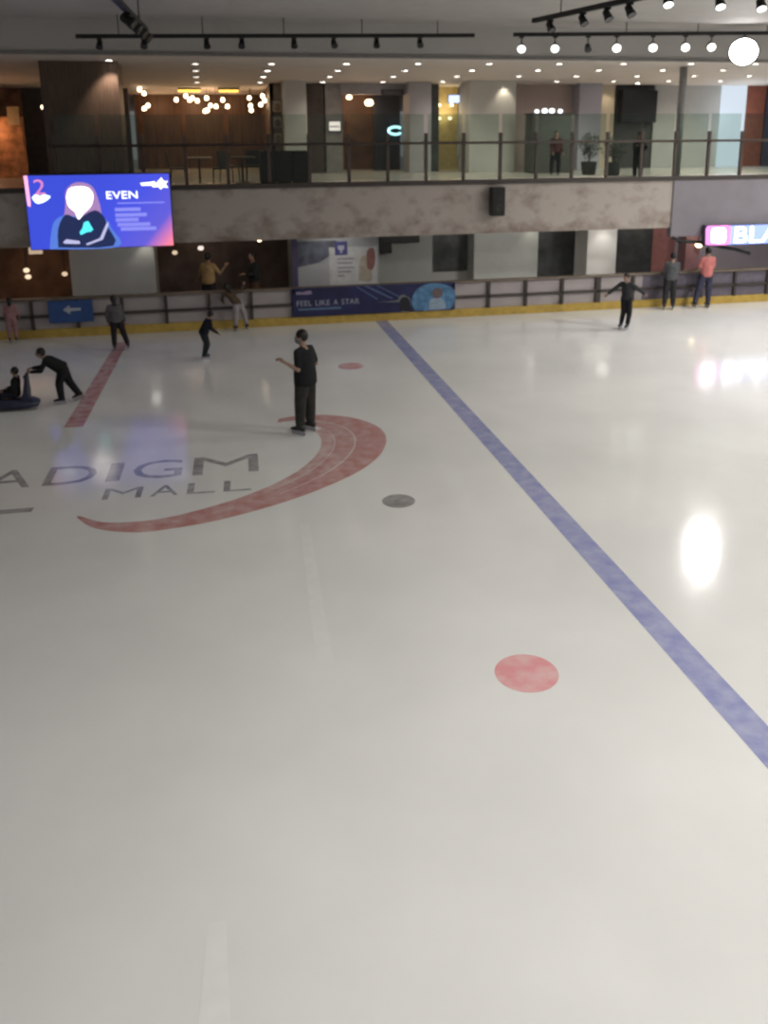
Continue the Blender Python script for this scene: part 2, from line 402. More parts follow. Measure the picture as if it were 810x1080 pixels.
sp(soft([(.19, .97), (.20, .72), (.26, .53), (.34, .58), (.46, .48), (.52, .57), (.54, .70), (.57, .97)], 3), 'portrait_jacket', glow('scr_navy', (.012, .022, .09), 1.0), 3)
sp(soft([(.275, .30), (.30, .19), (.36, .16), (.43, .18), (.46, .28), (.44, .42), (.385, .52), (.345, .60), (.325, .50), (.285, .42)]), 'portrait_face', glow('scr_face', (1.0, .93, .95), 2.2), 4)
sp([(.35, .81), (.38, .64), (.41, .62), (.44, .74), (.42, .77), (.345, .77)], 'jacket_badge', glow('scr_cyan', (.10, .85, .95), 1.2), 5)
sp([(.225, .90), (.25, .86), (.34, .89), (.34, .93), (.235, .92)], 'portrait_hand', glow('scr_pale', (.55, .55, .85), 1.0), 5)
sp([(.38, .93), (.48, .86), (.535, .66), (.55, .64), (.545, .70), (.50, .88), (.39, .95)], 'jacket_stripe', glow('scr_pale', (.55, .55, .85), 1.0), 6)
sp([(.004, .01), (.03, .01), (.034, .38), (.03, .42), (.012, .40)], 'pink_bar', glow('scr_pink', (1.0, .42, .62), 1.4), 1)
scr_white = glow('scr_white', (.95, .97, 1.0), 2.0)
dim = glow('scr_lilac', (.25, .26, .85), 1.1)
put_text(MB(), '2', (.065*W_, -.004, .74*H_), (.075*W_, 0, 0), (0, 0, .2*H_)).build('numeral', glow('scr_rose', (.75, .25, .55), 1.1), scr)
sp(soft([(.045, .30), (.07, .255), (.10, .275), (.13, .26), (.17, .285), (.15, .33), (.11, .37), (.07, .37)]), 'left_caption', glow('scr_sky', (.75, .92, 1.0), 1.8), 1)
put_text(MB(), 'EVEN', (.55*W_, -.004, .665*H_), (.215*W_, 0, 0), (0, 0, .10*H_)).build('lettering', scr_white, scr)
sp([(.79, .13), (.86, .12), (.89, .11), (.90, .14), (.925, .09), (.94, .06), (.955, .11), (.985, .11), (.965, .15), (.985, .2), (.95, .19), (.93, .22), (.915, .185), (.875, .19), (.87, .165), (.80, .165)], 'star_emblem', scr_white, 1)
for j, (a, b, t) in enumerate(((.62, .95, .395), (.60, .78, .48), (.60, .82, .555), (.60, .76, .62), (.61, .84, .685), (.63, .88, .745))):
    h = .009 if j == 0 else .024
    sp([(a, t-h), (b, t-h), (b, t+h), (a, t+h)], 'caption_line', dim, 1)

# ================================================================== SIGNS, BANNERS, SPEAKER
ls = thing('lightbox_sign', 'long glowing blue lightbox sign with pink emblem and white letters', 'sign', (14.2, 20.95, 1.80))
B(0, 3.4, 0, .23, .02, .64, b=.02).build('box', mat('sign_case', (.10, .10, .16), .4), ls)
B(.78, 3.37, -.015, 0, .05, .61).build('face', glow('sign_blue', (.30, .40, 1.0), 1.8), ls)
MB().prism(soft([(.02, .07), (.4, .05), (.78, .07), (.8, .32), (.78, .6), (.4, .62), (.02, .6), (0, .32)]), (0, -.02, 0), (1, 0, 0), (0, 0, 1), (0, .018, 0)).build('emblem_field', glow('sign_pink', (1.0, .25, .75), 1.8), ls)
em = MB().prism(soft([(.2, .14), (.4, .11), (.62, .14), (.64, .33), (.6, .53), (.4, .55), (.2, .53), (.18, .33)]), (0, -.03, 0), (1, 0, 0), (0, 0, 1), (0, .009, 0)).build('emblem', glow('sign_hot', (1.0, .93, 1.0), 8), ls)
put_text(MB(), 'BLA', (.95, -.025, .10), (1.5, 0, 0), (0, 0, .47)).build('lettering', glow('sign_white', (.93, .96, 1.0), 8), ls)

bn = thing('sponsor_banner', 'dark navy banner lettered feel like a star on rink barrier', 'banner', (1.93, 21.11, .24))
bn_m = mat('banner_navy', (.018, .02, .075), .4, var=.3, scale=2)
B(0, 4.62, 0, .025, 0, .80).build('sheet', bn_m, bn)
for w_, a, b in (('FEEL', .12, .54), ('LIKE', .64, 1.04), ('A', 1.14, 1.26), ('STAR', 1.36, 1.86)): put_text(MB(), w_, (a, -.003, .30), (b-a, 0, 0), (0, 0, .15)).build('lettering', mat('banner_text', (.34, .34, .42), .5), bn)
MB().prism(soft([(.12, .63), (.30, .625), (.44, .62), (.54, .64), (.53, .70), (.46, .73), (.30, .69), (.12, .70)]), (0, -.003, 0), (1, 0, 0), (0, 0, 1), (0, .002, 0)).build('small_emblem', mat('banner_pinkish', (.28, .22, .32), .5), bn)
B(.16, 1.35, -.004, -.001, .18, .235).build('sub_line', mat('banner_teal', (.10, .17, .27), .5), bn)
stk = MB()
for x0, x1, w in ((1.75, 2.35, .05), (2.0, 2.75, .09), (2.35, 3.05, .05)):
    stk.prism([(x0, .79), (x0+w, .79), (x1+w, .40), (x1, .40)], (0, -.003, 0), (1, 0, 0), (0, 0, 1), (0, .002, 0))
stk.build('light_streaks', mat('banner_streak', (.09, .13, .27), .5), bn)
MB().prism(soft([(3.45, .02), (3.35, .3), (3.5, .62), (3.85, .78), (4.3, .74), (4.6, .55), (4.6, .2), (4.4, .02)]), (0, -.003, 0), (1, 0, 0), (0, 0, 1), (0, .002, 0)).build('spotlight_shape', mat('banner_blue', (.08, .19, .34), .5, var=.4), bn)
MB().prism(soft([(2.35, .33), (2.75, .33), (2.95, .36), (3.0, .46), (3.12, .5), (3.2, .45), (3.3, .38), (3.32, .05), (3.05, .02), (3.02, .27), (2.7, .3)]), (0, -.006, 0), (1, 0, 0), (0, 0, 1), (0, .002, 0)).build('skater_figure', mat('banner_figure', (.14, .15, .17), .5), bn)
MB().prism(soft([(3.02, .04), (3.0, .3), (3.1, .42), (3.25, .4), (3.32, .2), (3.3, .03)]), (0, -.008, 0), (1, 0, 0), (0, 0, 1), (0, .002, 0)).build('figure_costume', mat('banner_black', (.012, .012, .02), .5), bn)
MB().prism(soft([(3.85, .04), (3.88, .28), (4.0, .36), (4.2, .36), (4.3, .25), (4.33, .04)]), (0, -.006, 0), (1, 0, 0), (0, 0, 1), (0, .002, 0)).build('portrait_dress', mat('banner_pale', (.25, .33, .42), .5), bn)
MB().prism(disc(4.1, .50, .15, 20), (0, -.008, 0), (1, 0, 0), (0, 0, 1), (0, .002, 0)).build('portrait_head', mat('banner_skin', (.14, .10, .10), .5), bn)
for x in (.05, 4.57): B(x-.03, x+.03, .0, .04, .66, .76).build('tie', black, bn)

ar = thing('arrow_sign', 'blue sign with a white left arrow fixed to rink barrier', 'sign', (-4.37, 21.09, .40))
B(0, 1.10, 0, .03, 0, .58, b=.006).build('plate', mat('sign_plate_blue', (.035, .085, .25), .4), ar)
MB().prism([(.36, .34), (.53, .46), (.53, .385), (.80, .375), (.80, .31), (.53, .30), (.53, .22)], (0, -.004, 0), (1, 0, 0), (0, 0, 1), (0, .003, 0)).build('arrow', mat('sign_arrow', (.42, .45, .5), .5), ar)

po = thing('poster_hoarding', 'tall printed hoarding behind rink barrier with purple edge and white notice', 'poster', (2.12, 22.8, .05))
B(0, 2.56, 0, .06, 0, 2.2).build('board', mat('hoarding_grey', (.36, .36, .37), .5, var=.08, scale=2), po)
B(0, .16, -.004, 0, .55, 2.2).build('edge_stripe', mat('hoarding_purple', (.10, .075, .16), .5), po)
MB().prism([(.16, 1.3), (.16, 2.05), (1.3, 2.05), (1.3, 1.75), (.8, 1.42)], (0, -.006, 0), (1, 0, 0), (0, 0, 1), (0, .004, 0)).build('picture', mat('hoarding_picture', (.12, .13, .17), .5, var=.5, scale=3), po)
B(1.08, 2.50, -.008, 0, .72, 1.85).build('notice', mat('notice_white', (.50, .50, .50), .5), po)
B(1.25, 1.62, -.012, -.008, 1.62, 2.02).build('icon_square', mat('icon_blue', (.07, .07, .22), .5), po)
MB().prism([(1.34, 1.90), (1.53, 1.90), (1.53, 1.80), (1.46, 1.74), (1.46, 1.70), (1.50, 1.68), (1.37, 1.68), (1.41, 1.70), (1.41, 1.74), (1.34, 1.80)], (0, -.016, 0), (1, 0, 0), (0, 0, 1), (0, .003, 0)).build('icon_mark', mat('icon_mark', (.4, .4, .5), .5), po)
for z, w in ((1.48, .5), (1.36, .44), (1.22, .5), (1.10, .4), (.98, .2)): B(1.32, 1.32+w, -.011, -.008, z, z+.05).build('text_line', mat('notice_grey', (.27, .27, .29), .5), po)
MB().prism(soft([(1.95, .85), (1.98, 1.4), (2.1, 1.6), (2.25, 1.45), (2.35, .9), (2.2, .8)]), (0, -.012, 0), (1, 0, 0), (0, 0, 1), (0, .004, 0)).build('figure', mat('poster_beige', (.40, .35, .28), .5), po)
MB().prism(soft([(2.2, 1.2), (2.2, 1.7), (2.4, 1.78), (2.45, 1.4), (2.35, 1.15)]), (0, -.016, 0), (1, 0, 0), (0, 0, 1), (0, .004, 0)).build('red_figure', mat('poster_red', (.26, .12, .11), .5), po)
B(1.05, 2.54, -.008, 0, .62, .72).build('bottom_band', mat('hoarding_band', (.16, .13, .18), .5), po)

db = thing('dark_cabinet', 'black box unit on grey wall right of printed hoarding', 'cabinet', (5.05, 24.6, 1.5))
B(0, 1.3, 0, .38, .22, .72, b=.02).build('hood', mat('cab_black', (.03, .032, .03), .5), db)
B(0, .4, .02, .38, -.1, .24, b=.02).build('bracket', mat('cab_black', (.03, .032, .03), .5), db)

sk = thing('wall_speaker', 'black wall speaker hung on stained gallery front', 'speaker', (7.72, 21.06, 2.88))
B(-.20, .20, -.16, .1, 0, .80, b=.03).build('cabinet', black, sk)
g_ = B(-.17, .17, -.175, -.16, .04, .76, b=.005).build('grille', mat('speaker_grille', (.02, .02, .02), .8, bump=.3, scale=150), sk)
for z, r in ((.23, .12), (.5, .07)): MB().lathe((0, -.176, z), [(r, 0), (r*.8, -.008), (r*.2, -.002)], 20, (0, 1, 0)).build('driver', black, sk)
B(-.05, .05, .08, .2, .25, .45).build('mount', dark, sk)

# small signs on the storefronts
def small_sign(name, label, x0, x1, y, z0, z1, col, st, mark=None):
    t = thing(name, label, 'sign', (x0, y, z0))
    B(0, x1-x0, 0, .08, 0, z1-z0, b=.01).build('case', dark, t)
    B(.02, x1-x0-.02, -.01, 0, .02, z1-z0-.02).build('face', glow(name+label[:14], col, st), t)
    if mark: B(.05, x1-x0-.05, -.014, -.01, (z1-z0)*.40, (z1-z0)*.52).build('stripe', mat('sign_stripe', (.25, .12, .12), .5), t)
    return t
small_sign('shop_sign', 'small glowing pinkish sign on taupe wall by dark doorway', 3.98, 4.40, 27.98, 5.14, 5.48, (1.0, .82, .78), 1.3, True)
small_sign('shop_sign', 'blue-white oval lit sign above yellow shop', 8.22, 8.76, 28.2, 6.06, 6.36, (.6, .7, 1.0), 1.5)
cn = thing('neon_sign', 'cyan glowing c-shaped neon sign on dark shop panel', 'sign', (6.52, 29.05, 5.14))
MB().tube([(.25*math.cos(a), 0, .13*math.sin(a)) for a in [PI*.22+i*PI*1.56/14 for i in range(15)]], .045, 8).build('tube', glow('neon_cyan', (.45, .85, 1.0), 2.6), cn, True)
B(-.28, .22, .05, .15, -.16, .16, b=.02).build('backing', black, cn)
hs = thing('shop_fascia_sign', 'dark hanging sign board above brown shop front', 'sign', (5.80, 27.9, 6.32))
B(0, .78, 0, .08, 0, .2, b=.01).build('board', mat('dark_board', (.06, .05, .07), .4), hs)
for k in range(3): B(.08, .70, -.006, 0, .035+k*.05, .055+k*.05).build('slat', mat('board_slat', (.22, .2, .22), .5), hs)

# framed pictures
for k in range(3):
    t = thing('framed_picture', '%s framed picture in vertical strip left of white pillar' % ('top', 'middle', 'bottom')[k], 'picture', (2.10, 28.02, 5.75-k*.52), 'framed pictures beside the pillar')
    B(0, .34, 0, .06, 0, .42, b=.01).build('frame', mat('pic_frame', (.10, .08, .06), .5), t)
    B(.03, .31, -.006, 0, .03, .39).build('mount', mat('pic_mount', (.52, .44, .34), .5), t)
    MB().prism(soft([(.08, .08), (.17, .06), (.26, .08), (.27, .2), (.17, .32), (.07, .2)]), (0, -.010, 0), (1, 0, 0), (0, 0, 1), (0, .003, 0)).build('print', mat('pic_print%d' % k, ((.32, .24, .16), (.2, .17, .14), (.25, .2, .16))[k], .5, var=.5), t)

# ================================================================== LIGHT FITTINGS
lens_off = mat('lens_dark', (.03, .03, .03), .2)
lens_on = glow('lens_lit', (1.0, .97, .92), 14)
def rail(name, label, a, b):
    a, b = Vector(a), Vector(b); t = thing(name, label, 'light track', a)
    d = (b-a); u = d.normalized(); n = Vector((-u.y, u.x, 0)).normalized(); w = Vector((0, 0, .045))
    r = [(-.05, -1), (.05, -1), (.05, 1), (-.05, 1)]
    MB().loft([[p+n*x+w*y for x, y in r] for p in (Vector((0, 0, 0)), d)]).build('bar', black, t)
    k = max(2, int(d.length/1.9))
    for i in range(k):
        p = d*((i+.5)/k)
        MB().tube([p+Vector((0, 0, .04)), (p.x, p.y, 7.9-a.z)], .012, 8).build('drop_rod', black, t)
    return t
def head(loc, aim, label, lit=False, group=None, r=.075, st=None, L=.2, drop=.06):
    t = thing('track_spotlight', label, 'spotlight', loc, group)
    d = Vector(aim).normalized(); q = Vector((0, 0, -drop-.06)); e = q-d*L*.45
    MB().tube([(0, 0, 0), (0, 0, -drop), q], .016, 8).build('stem', black, t)
    B(-.06, .06, -.03, .03, -.035, 0, b=.006).build('adapter', black, t)
    MB().lathe(e, [(r*.55, 0), (r*.8, L*.12), (r*.85, L*.5), (r, L*.8), (r*1.04, L), (r*.95, L), (r*.9, L*.93)], 18, d).build('can', black, t, True)
    MB().lathe(e, [(r*.92, L*.93), (r*.92, L*.985)], 18, d).build('lens', (glow('lens_%g' % st, (1, .97, .93), st) if st else lens_on) if lit else lens_off, t)
    return t
def mix(a, b, t): return Vector(a)*(1-t)+Vector(b)*t
A0, A1 = (-2.97, 20.0, 7.40), (6.67, 20.0, 7.57)
rail('light_track', 'long black light track with unlit heads above the left half', A0, A1)
for i, x in enumerate((-2.45, -1.45, 0, .83, 2.09, 3.07, 4.14, 5.25)):
    p = mix(A0, A1, (x-A0[0])/(A1[0]-A0[0])); p.z -= .05
    head(p, (.1*(i % 3-1), -.5-.2*(i % 2), -.8), '%s unlit spotlight from the left end of long black track' % ORD[i], False, 'unlit spotlights on the long left track', r=.08)
R0, R1 = (7.52, 19.4, 7.55), (15.6, 19.4, 7.72)
rail('light_track', 'black light track with lit spotlights above the right half', R0, R1)
LIT = [1, 1, 0, 1, 1, 1, 1]
for i, x in enumerate((7.73, 8.62, 9.51, 10.30, 11.31, 12.23, 12.98)):
    p = mix(R0, R1, (x-R0[0])/(R1[0]-R0[0])); p.z -= .05
    head(p, (-.3, -.85, -.42) if LIT[i] else (-.2, -.7, -.7), ('%s spotlight from left on the right track, glowing white' if LIT[i] else '%s spotlight from left on the right track, unlit') % ORD[i], bool(LIT[i]), 'spotlights on the right track', r=.115 if LIT[i] else .085, st=(2.0 if i < 3 else 3.5) if LIT[i] else None, drop=.2)
# the dazzling floodlight at the right end of that track
fl = thing('floodlight', 'dazzling round white floodlight at right end of right track', 'floodlight', (13.95, 19.4, 7.635))
fd = Vector((-.55, -.8, -.42)).normalized()
MB().tube([(0, 0, 0), (0, 0, -.14)], .03, 10).build('stem', black, fl)
fc = Vector((0, 0, -.42))-fd*.1
MB().lathe(fc, [(.14, -.14), (.32, -.07), (.37, 0), (.39, .08), (.36, .09)], 28, fd).build('housing', black, fl, True)
MB().lathe(fc, [(.355, .07), (.35, .098), (.18, .105)], 28, fd).build('lens', glow('flood_lens', (1.0, .98, .97), 30), fl)
MB().tube([(-.2, 0, -.14), (.2, 0, -.14)], .02, 8).build('yoke', black, fl)
P0, P1 = (-1.53, 13.06, 7.45), (-1.31, 18.6, 7.45)
rail('light_track', 'short black light track running toward the viewer at upper left', P0, P1)
for i, t in enumerate((.36, .55, .73, .90)):
    p = mix(P0, P1, t); p.z -= .045
    head(p, (.7, -.2, -.5), '%s unlit spotlight counting toward the far end of short upper left track' % ORD[i], False, 'spotlights on the short left track', r=.11, L=.28)
D0, D1 = (6.56, 15.41, 7.45), (7.14, 11.07, 7.45)
rail('light_track', 'black light track running toward the viewer at upper right', D0, D1)
for i, t in enumerate((.157, .438, .627, .786)):
    p = mix(D0, D1, t); p.z -= .045
    head(p, (.2, -.5, -.8), '%s unlit spotlight from far end of upper right track' % ORD[i], False, 'spotlights on the upper right track', r=.08)
E0, E1 = (6.9, 11.0, 7.5), (11.2, 11.45, 7.5)
rail('light_track', 'black light track at top right edge, mostly above the view', E0, E1)
for i, x in enumerate((7.2, 8.19, 9.0)):
    p = mix(E0, E1, (x-E0[0])/(E1[0]-E0[0])); p.z -= .045
    head(p, (-.1, -.55, -.8), '%s lit spotlight from left at the top right edge' % ORD[i], True, 'lit spotlights at the top right', r=.085, st=3)

# recessed downlights in the gallery ceiling, a regular grid
cols = [-.3, 1.73, 3.77, 5.76, 7.78, 9.8, 11.7, 13.73, 15.7, 17.6]
where = ['above the restaurant', 'above the framed pictures', 'above the dark doorway', 'above the brown shop', 'above the yellow shop', 'above the white pillar', 'above the pink wall', 'above the lavender pillar', 'above the dark opening', 'above the pale grey wall']
rows = [22.68, 24.35, 26.05, 27.75]
trim_m = mat('downlight_trim', (.5, .48, .46), .4)
def downlight(x, y, label, st=9, group='recessed gallery downlights'):
    t = thing('ceiling_downlight', label, 'downlight', (x, y, cz(y)), group)
    ax = Vector((0, -SL, -1)).normalized()
    MB().lathe((0, 0, 0), [(.13, -.01), (.13, .012), (.095, .02), (.09, .005)], 18, ax).build('trim_ring', trim_m, t)
    MB().lathe((0, 0, 0), [(.09, 0), (.09, .012)], 16, ax).build('lens', glow('down_%g' % st, (1, .93, .84), st), t)
    return t
for i, x in enumerate(cols):
    for j, y in enumerate(rows):
        yy = y-.084*(x-1.73)
        downlight(x, yy, 'ceiling downlight %s, %s from the balustrade' % (where[i], ORD[j]), 5 if i == 0 else 9)
downlight(-2.47, 22.25, 'ceiling downlight washing the dark brown pillar', 9)
downlight(14.9, 27.3, 'bright ceiling downlight in front of the dark opening box', 22)
downlight(-2.2, 29.7, 'ceiling downlight at left end of the restaurant', 9)

# lower level downlights under the deck
def low_down(x, y, label, r=.12, st=10):
    t = thing('ceiling_downlight', label, 'downlight', (x, y, 2.38), 'downlights under the gallery')
    MB().lathe((0, 0, 0), [(r*1.35, 0), (r*1.3, -.02), (r, -.025)], 18).build('trim_ring', trim_m, t)
    MB().lathe((0, 0, -.026), [(r, .01), (r, -.006)], 18).build('lens', glow('down_%g' % st, (1, .95, .86), st), t)
low_down(12.05, 22.9, 'downlight under the gallery above the white column', .2, 6)
low_down(-1.95, 22.85, 'downlight under the gallery at right edge of grey pillar', .13, 8)
low_down(9.95, 23.85, 'downlight under the gallery above greenish pillar', .1, 5)

# restaurant pendants and strip lights
PEND = [(-2.23,6.56),(-2.09,6.43),(-1.99,6.03),(-2.12,5.93),(-1.03,6.22),(-.70,6.35),(-.48,6.28),(-.58,6.22),(-.32,6.19),(0,6.28),(.12,6.03),(-.08,5.84),(.01,5.87),(.31,6.0),(.55,6.22),(.70,6.0),(1.47,6.29),(1.50,6.03),(1.52,5.87),(1.94,6.35),(2.0,6.2),(1.86,6.06)]
PEND.sort()
bulb_m = glow('bulb_amber', (1.0, .72, .42), 7)
for i, (x, z) in enumerate(PEND):
    y = 29.6+.8*((i*37) % 5)/5; k = (y+2.95)/32.95
    z = 5.45+(z-5.45)*k; x = -.24+(x+.24)*k
    t = thing('pendant_bulb', 'glowing pendant bulb in dim restaurant, %s from left' % ORD[i], 'pendant', (x, y, z), 'pendant bulbs in the restaurant')
    MB().lathe((0, 0, 0), [(.02, -.085), (.06, -.065), (.078, -.02), (.06, .03), (.03, .07)], 12).build('globe', bulb_m, t, True)
    MB().lathe((0, 0, 0), [(.03, .06), (.03, .11), (.012, .13)], 10).build('socket', black, t)
    MB().tube([(0, 0, .12), (0, 0, max(.14, cz(y)-z))], .006, 6).build('cord', black, t)
for x0, x1, s in ((-.95, -.18, 'left'), (.40, 1.10, 'right')):
    t = thing('strip_light', '%s amber strip light under restaurant ceiling' % s, 'strip light', (x0, 29.3, 6.50))
    B(0, x1-x0, 0, .2, .03, .10).build('housing', dark, t)
    MB().tube([(.02, .1, 0), (x1-x0-.02, .1, 0)], .05, 10).build('tube', glow('strip_amber', (1.0, .60, .10), 2.2), t, True)
# other small lamps behind the shopfronts
def globe(name, label, p, r, col, st, drop=.3, group=None):
    t = thing(name, label, 'lamp', p, group)
    MB().ell((0, 0, 0), [Vector((r, 0, 0)), Vector((0, r, 0)), Vector((0, 0, r*.8))], 12, 7).build('globe', glow('lamp_%s_%g' % (name, st), col, st), t, True)
    MB().tube([(0, 0, r*.7), (0, 0, drop)], .012, 6).build('cord', black, t)
globe('hanging_lamp', 'amber hanging lamp at left in the brown shop', (4.85, 28.9, 6.28), .11, (1, .75, .45), 4, .3)
globe('hanging_lamp', 'wide amber hanging lamp at right in the brown shop', (5.55, 28.9, 6.10), .16, (1, .75, .45), 4, .5)
for i, (x, z) in enumerate(((8.10, 6.02), (8.56, 6.02), (8.10, 5.56), (8.5, 5.56))):
    globe('shelf_lamp', '%s %s warm lamp in yellow shop' % (('upper', 'lower')[i//2], ('left', 'right')[i % 2]), (x, 28.95, z), .07, (1, .85, .55), 3, .12, 'warm lamps in the yellow shop')
globe('hanging_lamp', 'small twin amber lamp in dark shop left of brown pillar', (-5.2, 28.8, 5.95), .09, (1, .75, .45), 5, .7)
globe('hanging_lamp', 'white globe lamp above person in coral shirt', (15.22, 23.0, 1.57), .12, (1, .98, 1), 5, .74)
globe('hanging_lamp', 'small white lamp under gallery right of the screen', (1.2, 22.7, 2.2), .07, (.9, .95, 1), 4, .18)
for x, z, l in ((-5.23, 1.46, 'upper'), (-5.27, 1.22, 'lower')): globe('shop_lamp', '%s warm lamp in brown shop below screen' % l, (x, 23.4+(.35 if l == 'lower' else 0), z), .085, (1, .75, .5), 1.2, 2.38-z, 'warm lamps below the screen')
globe('shop_lamp', 'warm lamp beside grey pillar below screen', (-4.2, 23.2, 1.35), .08, (1, .75, .5), .8, 1.03)
globe('shop_lamp', 'warm white lamp behind yellow shirted person', (-.45, 23.8, 1.87), .09, (1, .85, .75), 1.0, .51)
globe('shop_lamp', 'warm white lamp just right of grey pillar', (-1.2, 23.9, 1.75), .08, (1, .85, .75), .8, .63)
small_sign('shop_sign', 'beige lit sign under the screen at left', -5.12, -4.72, 23.3, 1.9, 2.14, (.75, .55, .36), .7)

# orange lit shelving seen at the far left of the gallery
t = thing('brick_display', 'orange glowing brick display at left edge of gallery', 'display', (-6.9, 27.9, 3.75))
B(0, 1.15, 0, .3, 0, 1.9, b=.02).build('body', mat('terracotta', (.50, .22, .10), .6, var=.5, scale=4), t)
B(.75, 1.10, -.03, .0, 1.65, 2.2).build('top_panel', mat('sand_panel', (.5, .36, .2), .6), t)

# ================================================================== GALLERY FURNITURE
ki = thing('display_kiosk', 'dark display kiosk with white lamps on top against pink wall', 'kiosk', (10.5, 25.9, 3.75))
km = mat('kiosk_grey', (.11, .115, .105), .35)
B(0, 1.5, 0, .7, 0, 1.90, b=.02).build('body', km, ki)
B(.06, 1.44, -.015, 0, .85, 1.78).build('glass_front', mat('kiosk_glass', (.12, .13, .12), .1), ki)
B(-.03, 1.53, -.03, .73, 1.90, 1.96, b=.01).build('top', dark, ki)
for k, (x, r) in enumerate(((.22, .07), (.50, .09), (.75, .09), (1.05, .075))): MB().ell((x, .2, 1.96+r*.8), [Vector((r*1.2, 0, 0)), Vector((0, r, 0)), Vector((0, 0, r))], 10, 6).build('lamp', glow('kiosk_lamp', (.9, .97, 1), 2.2), ki, True)
for k in range(3):
    t = thing('dark_cabinet', '%s dark wooden cabinet behind balustrade in front of white pillar' % ('left', 'middle', 'right')[k], 'cabinet', (1.30+k*.45, 22.6, 3.75), 'dark cabinets behind the balustrade')
    B(0, .43, 0, .45, .06, .92, b=.01).build('body', mat('cabinet_wood', (.035, .026, .022), .5), t)
    B(.02, .41, -.02, 0, .1, .88).build('door', mat('cabinet_door', (.045, .033, .027), .5), t)
    B(.03, .40, .02, .43, 0, .06).build('plinth', black, t)
def table(x, y, label):
    t = thing('cafe_table', label, 'table', (x, y, 3.75), 'cafe tables in the restaurant')
    MB().lathe((0, 0, 0), [(.36, .71), (.37, .73), (.36, .75)], 24).build('top', mat('table_wood', (.09, .06, .045), .4), t)
    MB().lathe((0, 0, 0), [(.03, .03), (.03, .71)], 10).build('column', black, t)
    MB().lathe((0, 0, 0), [(.22, 0), (.2, .02), (.04, .04)], 20).build('foot', black, t)
def chair(x, y, a, label):
    t = thing('cafe_chair', label, 'chair', (x, y, 3.75), 'dark cafe chairs by the balustrade'); t.rotation_euler.z = a
    cm = mat('chair_dark', (.03, .025, .023), .5)
    B(-.22, .22, -.22, .22, .43, .48, b=.02).build('seat', cm, t)
    MB().loft([[(-.21, .2+.02*k, .48+.14*k), (.21, .2+.02*k, .48+.14*k), (.21, .23+.02*k, .48+.14*k), (-.21, .23+.02*k, .48+.14*k)] for k in range(4)]).build('backrest', cm, t)
    for sx in (-1, 1):
        for sy in (-1, 1): MB().tube([(sx*.19, sy*.19, .44), (sx*.21, sy*.21, 0)], [.018, .014], 8).build('leg', black, t)
table(-.35, 23.2, 'dark round cafe table behind balustrade nearest the screen')
table(.85, 23.4, 'dark round cafe table behind balustrade by the dark cabinets')
chair(-.95, 23.3, PI/2, 'dark cafe chair nearest the screen'); chair(.22, 23.0, -PI/2, 'dark cafe chair between the two tables, facing left table')
chair(.5, 23.9, PI/3, 'dark cafe chair behind the right cafe table'); chair(1.2, 24.2, 0, 'dark cafe chair behind the dark cabinets')
leaf = mat('leaf_dark', (.035, .045, .03), .5, var=.4)
def shrub(x, y, h, label):
    t = thing('potted_shrub', label, 'plant', (x, y, 3.75), 'dark potted shrubs on the gallery')
    MB().lathe((0, 0, 0), [(.17, 0), (.22, .02), (.26, .40), (.24, .42), (.22, .36)], 20).build('pot', mat('pot_dark', (.05, .05, .048), .5), t, True)
    MB().tube([(0, 0, .36), (.02, .01, .6), (0, 0, h*.7)], [.03, .025, .015], 8).build('stem', brown, t)
    mb = MB()
    for k in range(420):
        a = random.uniform(0, 2*PI); u = random.uniform(-1, 1); r = random.random()**.4
        c = Vector((math.cos(a)*math.sqrt(1-u*u)*.36*r, math.sin(a)*math.sqrt(1-u*u)*.36*r, h*.68+u*(h*.32)*r))
        d = Vector((random.gauss(0, 1), random.gauss(0, 1), random.gauss(.3, 1))).normalized(); n = d.orthogonal().normalized()*.025
        mb.add([c, c+d*.05+n, c+d*.12, c+d*.05-n], [(0, 1, 2, 3)])
    mb.build('foliage', leaf, t)
shrub(12.0, 24.6, 1.35, 'dark potted shrub behind glass right of display kiosk')
shrub(12.5, 23.9, 1.2, 'dark potted shrub just left of the person in black on gallery')

# ================================================================== PEOPLE
def remesh(mb, vox, smooth=4):
    me = bpy.data.meshes.new('tmp'); me.from_pydata(mb.v, [], mb.f)
    bm = bmesh.new(); bm.from_mesh(me); bmesh.ops.recalc_face_normals(bm, faces=bm.faces[:]); bm.to_mesh(me); bm.free()
    o = bpy.data.objects.new('tmp', me); COL.objects.link(o)
    r = o.modifiers.new('r', 'REMESH'); r.mode = 'VOXEL'; r.voxel_size = vox
    s = o.modifiers.new('s', 'SMOOTH'); s.factor = .5; s.iterations = smooth
    dg = bpy.context.evaluated_depsgraph_get(); e = o.evaluated_get(dg); m2 = e.to_mesh()
    out = MB(); out.v = [v.co[:] for v in m2.vertices]; out.f = [tuple(p.vertices) for p in m2.polygons]
    e.to_mesh_clear(); bpy.data.objects.remove(o); bpy.data.meshes.remove(me)
    return out
skin_m = mat('skin', (.30, .19, .14), .55, var=.06)
eye_m = mat('eye', (.03, .025, .02), .2)
lip_m = mat('lips', (.25, .10, .09), .5)
hair_m = mat('hair_black', (.012, .010, .010), .5, var=.4, scale=40)
blade_m = mat('blade_steel', (.5, .5, .52), .3, metal=1.0)
